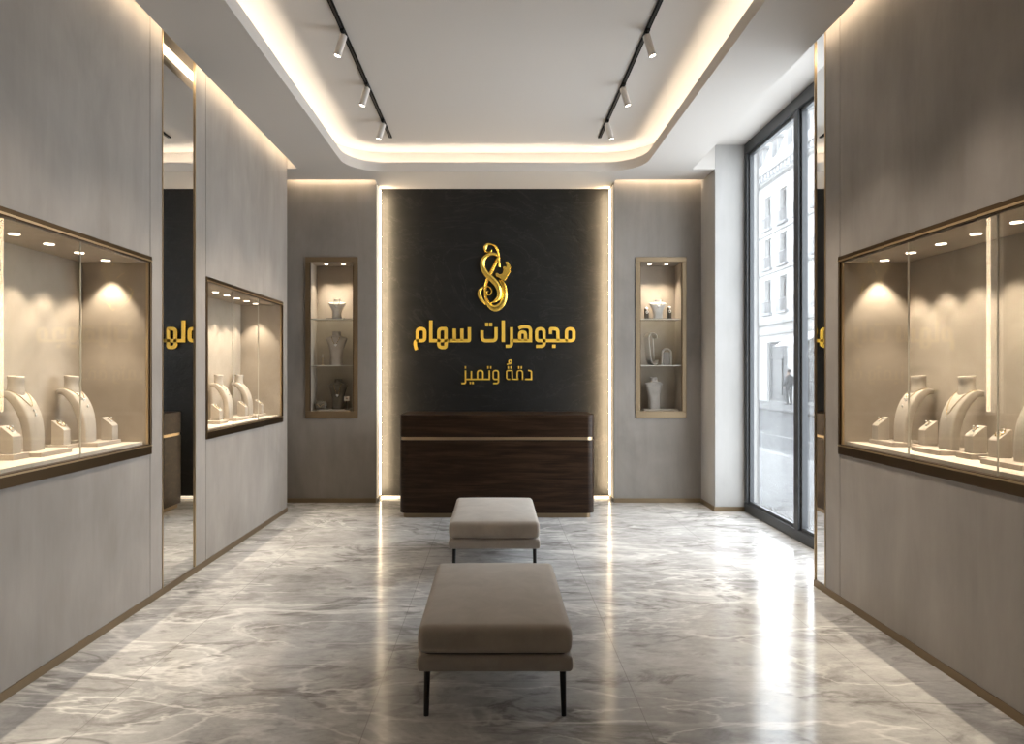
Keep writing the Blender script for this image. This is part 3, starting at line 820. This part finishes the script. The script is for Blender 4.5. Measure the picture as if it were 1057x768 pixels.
# ------------------------------------------------------------------ ceiling tracks and spotlights
for sx, side in ((-1, 'left'), (1, 'right')):
    t = thing('ceiling_track', f'black lighting track on the {side} side of the raised ceiling', 'light track', (sx*1.095, 2.2, ZC), 0, 'black lighting tracks')
    mb = MB(); mb.box(-.016, .016, 0, 4.91, -.014, -.0003); mb.build('rail', M['black'], t)
    MB().box(-.006, .006, .01, 4.90, -.0165, -.0142).build('conductor_slot', M['leg'], t)
names = {0: 'nearest to the viewer', 1: 'in the middle of its row', 2: 'farthest, by the back of the ceiling'}
S0 = None
for sx, side in ((-1, 'left'), (1, 'right')):
    for k, yy in enumerate((4.884, 5.79, 6.62)):
        lab = f'white cylinder spotlight on the {side} track, {names[k]}'
        loc = (sx*1.095, yy, ZC-.0145)
        rz = 0 if sx < 0 else PI
        if S0 is None:
            S0 = t = thing('track_spotlight', lab, 'spotlight', loc, rz, 'white spotlights on the ceiling tracks')
            MB().box(-.014, .014, -.045, .045, -.016, .0).build('adapter', M['black'], t, bevel=.003)
            MB().lathe([(.010,-.034),(.013,-.030),(.013,-.016),(.010,-.012)], n=16).build('joint', M['chrome'], t, auto=40)
            d = Vector((-.30, 0, -1)).normalized(); q = (-d).to_track_quat('Z', 'Y').to_matrix().to_4x4()
            T = Matrix.Translation((.004, 0, -.030)) @ q
            body = MB().lathe([(.020,.004),(.027,0),(.027,-.150),(.0235,-.152),(.0235,-.140)], n=28).xform(T).build('lamp_body', M['white_lamp'], t, auto=40)
            MB().lathe([(.0272,-.147),(.0280,-.150),(.0272,-.153),(.0245,-.153),(.0240,-.148)], n=28).xform(T).build('rim', M['black'], body, auto=40)
            MB().lathe([(.0005,-.158),(.012,-.157),(.0225,-.1535),(.0225,-.145),(.0005,-.145)], n=24).xform(T).build('lens', M['lens'], body)
        else:
            dup(S0, lab, loc, rz)
        dx = -.30 if sx < 0 else .30
        p = (loc[0]+dx*.165, yy, loc[2]-.195)
        spot(p, (p[0]+dx, yy, p[2]-1), 140, 62, .8, .03, (1,.86,.68))

# unseen bare spots along the nearer tracks, without heads, added to brighten the foreground
for sx in (-1, 1):
    for yy in (3.98, 3.08):
        p = (sx*1.145, yy, ZC-.21); spot(p, (p[0]+sx*.30, yy, p[2]-1), 110, 62, .8, .03, (1,.88,.74))

# ------------------------------------------------------------------ window
XG = 2.73; WY0, WY1, WZ = 4.80, 7.350, 3.955
t = thing('window_1', 'tall dark grey framed shop window on the right looking onto the street', 'window', (XG, WY0, 0))
t['kind'] = 'structure'
L_ = WY1-WY0; mb = MB()
mb.box(-.03, .05, 0, L_, .0005, .095); mb.box(-.03, .05, 0, L_, WZ-.10, ZC-.001)
mb.box(-.03, .05, L_-.075, L_, .095, WZ-.10); mb.box(-.03, .05, 0, .07, .095, WZ-.10)
mb.build('window_frame', M['frame_dark'], t, bevel=.006)
mb = MB().box(-.03, .06, 6.045-WY0, 6.135-WY0, .095, WZ-.10); mb.build('mullion', M['frame_dark'], t, bevel=.005)
for a, bq in ((.07, 6.045-WY0), (6.135-WY0, L_-.075)):
    mb = MB(); plate(mb, (a, bq), (.095, WZ-.10), [(a+.028, bq-.028, .125, WZ-.13)], -.006, .035, 'x')
    s = mb.build('sash', M['frame_dark'], t, bevel=.003)
    MB().box(.010, .018, a+.027, bq-.027, .124, WZ-.129).build('window_pane', M['win_glass'], s)

# ------------------------------------------------------------------ lettering on the stone
SYF = YS - .002
def px(x, y, Y=SYF): return ((x-511)*Y/700, 1.5-(y-385)*Y/700)
def rounded(pts, closed):
    """pts: (x,y,r) -> polyline with rounded corners"""
    out = []; n = len(pts)
    for i, p in enumerate(pts):
        x, y, r = (*p, 0)[:3]
        if r == 0 or (not closed and i in (0, n-1)): out.append((x, y)); continue
        a = Vector((pts[i-1][0]-x, pts[i-1][1]-y)); bq = Vector((pts[(i+1) % n][0]-x, pts[(i+1) % n][1]-y))
        r_ = min(r, a.length*.49 if closed or 0 < i-1 else a.length*.98, bq.length*.49 if closed or i+1 < n-1 else bq.length*.98)
        s, e = Vector((x,y))+a.normalized()*r_, Vector((x,y))+bq.normalized()*r_
        for k in range(9):
            f = k/8; q = s*(1-f)**2 + Vector((x,y))*2*f*(1-f) + e*f*f; out.append((q.x, q.y))
    return out
def stroke(mb, pts, w, closed=False, y0=0, y1=-.02, widths=None, dome=0):
    n = len(pts); rs = []
    for i in range(n):
        p = Vector(pts[i])
        a = Vector(pts[i-1]) if (i > 0 or closed) else None
        c = Vector(pts[(i+1) % n]) if (i < n-1 or closed) else None
        d1 = (p-a).normalized() if a is not None else None
        d2 = (c-p).normalized() if c is not None else None
        d1 = d1 or d2; d2 = d2 or d1
        t = (d1+d2); t = t.normalized() if t.length > 1e-6 else d1
        nrm = Vector((-t.y, t.x)); k = 1/max(.5, t.dot(d1))
        h = (widths[i] if widths else w)/2*k; q = nrm*h
        if dome:
            rs.append([(p.x-q.x, y0, p.y-q.y), (p.x-q.x, y1, p.y-q.y), (p.x-q.x*.35, y1-dome*.8, p.y-q.y*.35), (p.x+q.x*.35, y1-dome, p.y+q.y*.35), (p.x+q.x, y1, p.y+q.y), (p.x+q.x, y0, p.y+q.y)])
        else:
            rs.append([(p.x-q.x, y0, p.y-q.y), (p.x-q.x, y1, p.y-q.y), (p.x+q.x, y1, p.y+q.y), (p.x+q.x, y0, p.y+q.y)])
    mb.rings(rs, closed=closed)
def letters(name, root, strokes, ox, oy, s, w, material, origin):
    """strokes in zoomed pixels -> one raised letter group"""
    mb = MB()
    def cv(p): X, Z = px(ox+p[0]*s, oy+p[1]*s); return (X-origin[0], Z-origin[1])
    W = w*s*SYF/700
    for st in strokes:
        if st[0] == 'dot':
            (a, c), (bq, d) = cv((st[1], st[4])), cv((st[3], st[2])); mb.box(a, bq, -.02, 0, c, d)
        else:
            pts = rounded(st[1], st[0] == 'loop')
            stroke(mb, [cv(p) for p in pts], W, st[0] == 'loop')
    return mb.build(name, material, root)
O1 = px(511, 347); O2 = px(512, 385)
s1 = 95/1057
T1 = thing('shop_name_sign', 'large gold Arabic lettering on the black stone, upper line', 'sign', (O1[0], SYF, O1[1]))
letters('letter_group', T1, [
    ('line', [(112,402),(97,350,20),(97,300,26),(140,297)]), ('loop', [(122,160,48),(206,160,48),(206,297,36),(122,297,8)]),
], 420, 325, s1, 38, M['sign_gold'], O1)
letters('letter_group', T1, [
    ('line', [(276,66),(276,297),(500,297)]), ('loop', [(367,160,46),(449,160,6),(449,375,22),(367,375,46)]),
    ('line', [(718,145),(718,297,14),(480,297)]), ('line', [(546,160),(546,300)]), ('line', [(632,160),(632,300)]),
], 420, 325, s1, 37, M['sign_gold'], O1)
letters('letter_group', T1, [
    ('line', [(864,180),(864,297,44),(1024,297,44),(1024,145)]), ('dot', 900, 92, 935, 132), ('dot', 945, 92, 981, 132),
], 420, 325, s1, 37, M['sign_gold'], O1)
letters('letter_group', T1, [('line', [(161,66),(161,313)])], 505, 325, s1, 38, M['sign_gold'], O1)
letters('letter_group', T1, [
    ('line', [(256,145),(256,362,34),(188,362)]), ('line', [(338,157),(372,138,14),(474,138,66),(474,297),(250,297)]),
    ('line', [(349,300),(349,197,34),(416,197,34),(416,300)]),
], 505, 325, s1, 36, M['sign_gold'], O1)
letters('letter_group', T1, [
    ('loop', [(543,161,46),(630,161,46),(630,297,3),(543,297,34)]), ('line', [(630,280),(630,362,36),(537,362)]),
    ('line', [(703,222),(703,161,8),(787,161,46),(787,300)]), ('line', [(620,297),(900,297)]),
    ('loop', [(886,161,46),(971,161,46),(971,297,40),(886,297,14)]), ('dot', 722, 342, 761, 380),
], 505, 325, s1, 36, M['sign_gold'], O1)
s2 = 85/1057
T2 = thing('tagline_sign', 'small thin gold Arabic lettering on the black stone, lower line', 'sign', (O2[0], SYF, O2[1]))
letters('letter_group', T2, [
    ('line', [(131,180),(131,345,22),(80,345)]), ('dot', 121, 124, 139, 156), ('line', [(131,293),(300,293)]), ('line', [(206,188),(206,295)]),
    ('dot', 184, 325, 202, 353), ('dot', 216, 325, 236, 353), ('loop', [(285,181,32),(354,181,32),(354,293,20),(285,293,20)]),
    ('line', [(340,293),(437,293),(437,180)]), ('dot', 410, 124, 427, 156), ('dot', 446, 124, 463, 156),
], 470, 368, s2, 18, M['sign_gold'], O2)
letters('letter_group', T2, [('loop', [(486,181,32),(553,181,32),(553,293,2),(486,293,26)]), ('line', [(553,285),(553,345,28),(484,345)])], 470, 368, s2, 18, M['sign_gold'], O2)
letters('letter_group', T2, [
    ('loop', [(659,181,22),(729,181,10),(729,293,10),(659,293,26)]), ('line', [(700,293),(863,293)]), ('loop', [(794,181,32),(863,181,32),(863,293,2),(794,293,26)]),
    ('dot', 671, 124, 688, 156), ('dot', 706, 124, 723, 156), ('dot', 806, 124, 822, 156), ('dot', 840, 124, 856, 156),
    ('loop', [(688,48,15),(722,48,15),(722,84,15),(688,84,15)]), ('line', [(720,72),(716,94,10),(688,94,6),(660,104)]),
], 470, 368, s2, 15, M['sign_gold'], O2)
letters('letter_group', T2, [('line', [(935,180),(977,186,20),(977,293),(895,293)])], 470, 368, s2, 18, M['sign_gold'], O2)
# emblem
O3 = px(510, 285); s3 = 50/480
T3 = thing('wall_emblem', 'polished gold swirling emblem above the lettering on the black stone', 'emblem', (O3[0], SYF, O3[1]))
def ribbon(pts, y0, y1, dome=.012):
    P = crom([(p[0], p[1], p[2]) for p in pts], 8)
    q = [px(485+p[0]*s3, 245+p[1]*s3) for p in P]
    q = [(a-O3[0], c-O3[1]) for a, c in q]
    mb = MB(); stroke(mb, q, 0, False, y0, y1, [max(.004, 1.1*p[2]*s3*SYF/700) for p in P], dome)
    return mb.build('ribbon', M['emblem_gold'], T3, auto=25)
ribbon([(288,205,14),(262,178,24),(215,170,26),(165,190,30),(128,240,38),(130,305,42),(165,368,46),(220,420,50),(265,470,48),(290,530,42),(288,590,38),(255,632,26),(205,652,8)], -.014, -.034)
ribbon([(280,205,22),(250,270,28),(215,340,30),(180,410,28),(158,480,26),(152,560,22),(168,630,30),(205,685,46),(255,705,56),(310,672,54),(345,600,42),(352,520,26),(338,455,18),(310,425,8)], 0, -.018)
ribbon([(292,296,24),(288,240,18),(282,170,16),(262,100,18),(215,72,14),(170,76,24),(152,106,28),(160,140,14),(190,150,8)], 0, -.016, .008)
ribbon([(178,150,10),(205,145,16),(218,122,10)], 0, -.014, .006)
ribbon([(168,672,12),(125,630,26),(98,580,32),(96,535,26),(125,500,18),(170,488,12),(205,505,12),(216,540,12),(200,572,12),(172,566,10),(170,542,8),(188,534,6)], 0, -.022, .008)
ribbon([(292,425,14),(322,470,22),(334,530,22),(322,590,18),(295,630,8)], 0, -.012, .006)
leaf = [(352,242),(380,244),(402,300),(400,345),(372,395),(348,436),(318,428),(285,400),(268,398),(256,380),(256,360),(272,354),(296,372),(322,360),(330,330),(328,292),(350,290),(356,308),(364,280)]
q = [px(485+a*s3, 245+c*s3) for a, c in leaf]; q = [(a-O3[0], c-O3[1]) for a, c in q][::-1]
MB().prism(q, -.030, -.002, 'y').build('leaf', M['emblem_gold'], T3, bevel=.006, seg=3)

# ------------------------------------------------------------------ street outside
def wash(name, a, c, sc=1): 
    m = mat(name, a, .8, spec=.2); setc(m, ramp(m, noise(m, coords(m), 2*sc, 6, .6), [(.3, a), (.7, c)])); return m
M['paving'] = wash('pale_paving', (.19,.19,.19), (.23,.23,.23)); M['asphalt'] = wash('asphalt', (.095,.097,.10), (.12,.122,.125))
M['kerb'] = wash('kerb_stone', (.24,.24,.24), (.28,.28,.28)); M['kerb2'] = mat('kerb_dark', (.10,.10,.10), .8)
M['facade'] = wash('limestone', (.50,.497,.488), (.57,.567,.558), .4); M['facade2'] = mat('limestone_trim', (.36,.36,.355), .8)
M['slate'] = wash('zinc_roof', (.50,.51,.53), (.58,.59,.61)); M['pane2'] = mat('far_window_pane', (.10,.103,.108), .3, spec=.35)
M['rail2'] = mat('balcony_iron', (.28,.28,.29), .6); M['lane'] = mat('lane_paint', (.26,.26,.26), .7)
M['shop'] = mat('shopfront_grey', (.10,.10,.10), .6); M['awning'] = mat('awning_pale', (.76,.76,.75), .8); M['wood2'] = mat('door_dark', (.14,.135,.13), .6)
def sstruct(mb, name, m): return struct(mb.build(name, M[m]))
mb = MB()
for i in range(11):
    for j in range(60): 
        pass
sstruct(MB().box(2.87, 5.2, -6, 70, -.12, -.01), 'ground_pavement', 'paving')
sstruct(MB().box(5.2, 5.42, -6, 70, -.14, -.008), 'kerb_near', 'kerb')
sstruct(MB().box(5.42, 11.2, -6, 70, -.2, -.06), 'ground_road', 'asphalt')
sstruct(MB().box(11.2, 11.42, -6, 70, -.2, .02), 'kerb_far', 'kerb2')
sstruct(MB().box(11.42, 15, -6, 70, -.2, .015), 'ground_far_pavement', 'paving')
mb = MB()
for k in range(14): mb.box(6.92, 7.04, -3+k*5, -3+k*5+3, -.0602, -.056)
mb.box(7.0, 7.08, 14.5, 22, -.0602, -.056)
sstruct(mb, 'ground_lane_marking', 'lane')
XF = 14.5
cols = [34.15 + 1.9*k for k in range(-8, 9)]
B = thing('apartment_building', 'pale stone apartment building with balconies across the street', 'building', (XF, 34, .015))
def bb(x0, x1, y0, y1, z0, z1, mb=None): return (mb or MB()).box(x0-XF, x1-XF, y0-34, y1-34, z0-.015, z1-.015)
rows = [(9.10, 10.85), (7.0, 8.6), (4.62, 6.42)]
holes = [(c-.42-34, c+.42-34, z0-.015, z1-.015) for c in cols for z0, z1 in rows]
shops = []
for k in range(-4, 5):
    yc = 34.9+3.8*k
    shops.append((yc-1.25-34, yc+1.25-34, .02, 3.1))
mb = MB(); plate(mb, (-18, 18), (0.0, 11.5), holes+shops, 0, .35, 'x'); mb.build('wall', M['facade'], B)
mb = MB(); bb(XF-.22, XF-.001, 16, 52, 4.02, 4.22, mb); bb(XF-.10, XF-.001, 16, 52, 6.72, 6.84, mb); bb(XF-.08, XF-.001, 16, 52, 8.78, 8.88, mb); bb(XF-.12, XF-.001, 16, 52, 3.5, 3.62, mb)
mb.build('string_course', M['facade2'], B)
mb = MB(); bb(XF-.5, XF+.34, 16, 52, 11.85, 12.05, mb); bb(XF-.25, XF+.34, 16, 52, 11.5, 11.84, mb); mb.build('cornice', M['facade2'], B)
mb = MB()
for k in range(90): bb(XF-.42, XF-.251, 16.1+.4*k, 16.28+.4*k, 11.6, 11.845, mb)
mb.build('dentil_course', M['slate'], B)
MB().prism([(.0,12.04),(.36,12.04),(1.6,15.2),(1.6,15.4),(1.2,15.4)], -18, 18, 'y').build('roof', M['slate'], B)
for c in cols:
    for z0, z1 in rows:
        mb = MB(); plate(mb, (c-.42-34, c+.42-34), (z0-.015, z1-.015), [(c-.34-34, c-.025-34, z0+.08, z1-.09), (c+.025-34, c+.34-34, z0+.08, z1-.09)], .16, .22, 'x')
        w = mb.build('window', M['facade2'], B)
        bb(XF+.23, XF+.25, c-.42, c+.42, z0, z1).build('pane', M['pane2'], w)
        mb = MB()
        bb(XF-.14, XF-.11, c-.55, c+.55, z0+.62, z0+.66, mb); bb(XF-.14, XF-.11, c-.55, c+.55, z0+.02, z0+.05, mb)
        for i in range(10): bb(XF-.135, XF-.115, c-.54+.12*i-.008, c-.54+.12*i+.008, z0+.05, z0+.62, mb)
        bb(XF-.16, XF-.001, c-.6, c+.6, z0-.09, z0+.02, mb)
        mb.build('balcony_rail', M['rail2'], B)
    mb = MB(); bb(XF+.35, XF+1.4, c-.42, c+.42, 12.3, 13.9, mb); bb(XF+.28, XF+1.4, c-.5, c+.5, 13.9, 14.05, mb)
    d = mb.build('dormer', M['facade2'], B); bb(XF+.33, XF+.349, c-.28, c+.28, 12.5, 13.75).build('pane', M['pane2'], d)
for k, (a, bq, z0, z1) in enumerate(shops):
    mb = MB(); plate(mb, (a, bq), (z0, z1), [(a+.18, a+.95, .35, 2.2), (a+1.05, bq-.15, .12, 2.2), (a+.18, bq-.15, 2.35, 2.95)], .12, .22, 'x')
    s = mb.build('shopfront', M['shop'] if k % 2 == 0 else M['facade2'], B)
    MB().box(.18, .20, a, bq, z0, z1).build('pane', M['pane2'], s)
    if k % 2 == 1:
        MB().prism([(-1.1,2.75),(-.005,3.32),(-.005,3.40),(-1.1,2.82)], a-.1, bq+.1, 'y').build('awning', M['awning'], B)
        bb(XF-.45, XF-.02, 34+a+.6, 34+a+1.15, 2.35, 2.55).build('hanging_sign', M['rail2'], B)

# pedestrian across the street
def skin_figure(name, joints, edges, material, parent=None, levels=2):
    me = bpy.data.meshes.new(name); me.from_pydata([j[:3] for j in joints], edges, [])
    o = bpy.data.objects.new(name, me); C.objects.link(o); me.materials.append(material)
    sk = o.modifiers.new('skin', 'SKIN'); 
    for i, j in enumerate(joints):
        d = me.skin_vertices[0].data[i] if me.skin_vertices else None
        if d: d.radius = (j[3], j[4] if len(j) > 4 else j[3]); d.use_root = (i == 0)
    ss = o.modifiers.new('sub', 'SUBSURF'); ss.levels = levels; ss.render_levels = levels
    if parent: o.parent = parent
    return o
P = thing('person', 'person in dark coat standing on the far pavement outside the window', 'person', (13.75, 31.75, .0155), rad(200))
M['cloth_dark'] = mat('dark_cloth', (.055,.055,.06), .9); M['skin'] = mat('skin', (.5,.36,.28), .6); M['hair'] = mat('hair', (.04,.03,.025), .7); M['shoe'] = mat('shoe', (.03,.03,.03), .5)
def with_skin(name, joints, edges, material, parent):
    me = bpy.data.meshes.new(name); bm = bmesh.new(); lay = bm.verts.layers.skin.verify()
    vs = []
    for i, j in enumerate(joints):
        v = bm.verts.new(j[:3]); v[lay].radius = (j[3], j[4] if len(j) > 4 else j[3]); v[lay].use_root = (i == 0); vs.append(v)
    for a, bq in edges: bm.edges.new((vs[a], vs[bq]))
    bm.to_mesh(me); bm.free(); me.materials.append(material)
    o = bpy.data.objects.new(name, me); C.objects.link(o); o.parent = parent
    o.modifiers.new('skin', 'SKIN').use_smooth_shade = True
    ss = o.modifiers.new('sub', 'SUBSURF'); ss.levels = 2; ss.render_levels = 2
    return o
J = [(0,0,.86,.13,.10),(0,0,1.02,.125,.095),(0,.01,1.22,.155,.105),(0,.01,1.34,.10,.08),(0,0,1.40,.05,.05),(0,-.01,1.47,.065,.08),(0,-.015,1.55,.07,.085),(0,-.01,1.61,.04,.05),
     (.17,.01,1.31,.055),(.21,.02,1.07,.042),(.20,-.06,.86,.034),(.20,-.08,.79,.026,.04),
     (-.17,.01,1.31,.055),(-.21,.03,1.07,.042),(-.20,-.02,.85,.034),(-.20,-.03,.78,.026,.04),
     (.085,0,.80,.085),(.09,-.04,.45,.055),(.09,.01,.08,.04),(.09,-.12,.035,.035,.03),
     (-.085,0,.80,.085),(-.09,.02,.45,.055),(-.09,.08,.08,.04),(-.09,-.04,.035,.035,.03)]
E = [(0,1),(1,2),(2,3),(3,4),(4,5),(5,6),(6,7),(3,8),(8,9),(9,10),(10,11),(3,12),(12,13),(13,14),(14,15),(0,16),(16,17),(17,18),(18,19),(0,20),(20,21),(21,22),(22,23)]
body = with_skin('body', J, E, M['skin'], P)
mb = MB()
for r_ in ([[(0.195*1.0,.15,.70),(.185,.14,.85),(.165,.125,1.02),(.195,.135,1.20),(.205,.125,1.30),(.12,.09,1.38),(.07,.07,1.41)]]):
    mb.rings([[(rx*math.cos(2*PI*i/20), ry*math.sin(2*PI*i/20), z) for i in range(20)] for rx, ry, z in crom(r_, 3)])
coat = mb.build('coat', M['cloth_dark'], P, smooth=True)
mb = MB()
mb.tube([(.17,.01,1.32),(.21,.02,1.07),(.20,-.06,.88)], [.075,.062,.052], 12); mb.tube([(-.17,.01,1.32),(-.21,.03,1.07),(-.20,-.02,.87)], [.075,.062,.052], 12)
mb.build('sleeves', M['cloth_dark'], coat, smooth=True)
mb = MB()
mb.tube([(.085,0,.85),(.09,-.04,.45),(.09,.01,.07)], [.10,.075,.058], 12); mb.tube([(-.085,0,.85),(-.09,.02,.45),(-.09,.08,.07)], [.10,.075,.058], 12)
mb.build('trousers', M['cloth_dark'], P, smooth=True)
mb = MB(); mb.ball((.09,-.06,.04), (.045,.12,.04), 12, 8); mb.ball((-.09,.01,.04), (.045,.12,.04), 12, 8); mb.build('shoes', M['shoe'], P, smooth=True)
MB().ball((0,.012,1.575), (.085,.095,.085), 14, 10).build('hair', M['hair'], P, smooth=True)

# ------------------------------------------------------------------ world, camera, view
w = bpy.data.worlds.new('world'); bpy.context.scene.world = w; w.use_nodes = True
N, L = w.node_tree.nodes, w.node_tree.links
bg = N['Background']; tcw = N.new('ShaderNodeTexCoord'); sp = N.new('ShaderNodeSeparateXYZ'); rp = N.new('ShaderNodeValToRGB')
L.new(tcw.outputs['Generated'], sp.inputs[0]); L.new(sp.outputs['Z'], rp.inputs[0]); L.new(rp.outputs[0], bg.inputs[0])
rp.color_ramp.elements[0].color = (.90,.93,.97,1); rp.color_ramp.elements[1].color = (.84,.91,1,1)
bg.inputs[1].default_value = 4.2
# area light added outside the glass to boost the daylight from the sky
pl = bpy.data.lights.new('window_daylight_fill', 'AREA'); pl.shape = 'RECTANGLE'; pl.size = 3.8; pl.size_y = 2.5; pl.energy = 155; pl.color = (.90,.95,1.0); pl.spread = rad(180)
po = bpy.data.objects.new('window_daylight_fill', pl); C.objects.link(po); po.location = (XG+.12, (WY0+WY1)/2, WZ/2); po.rotation_euler = (0, rad(90), 0)

cam = bpy.data.cameras.new('camera'); co = bpy.data.objects.new('camera', cam); C.objects.link(co)
co.location = (0, 0, 1.5); co.rotation_euler = (rad(90), 0, 0)
cam.sensor_width = 36; cam.lens = 700/1057*36; cam.shift_x = (528.5-511)/1057; cam.shift_y = 1/1057
cam.clip_start = .05; cam.clip_end = 300
sc = bpy.context.scene; sc.camera = co
vs = sc.view_settings; sc.display_settings.display_device = 'sRGB'
vs.view_transform = 'Standard'; vs.look = 'None'; vs.gamma = 1; vs.exposure = 0; vs.use_curve_mapping = False
cy = sc.cycles
cy.max_bounces = 10; cy.diffuse_bounces = 5; cy.glossy_bounces = 5; cy.transparent_max_bounces = 24
cy.use_denoising = True; cy.sample_clamp_indirect = 8; cy.caustics_reflective = False; cy.caustics_refractive = False
cy.use_light_tree = True
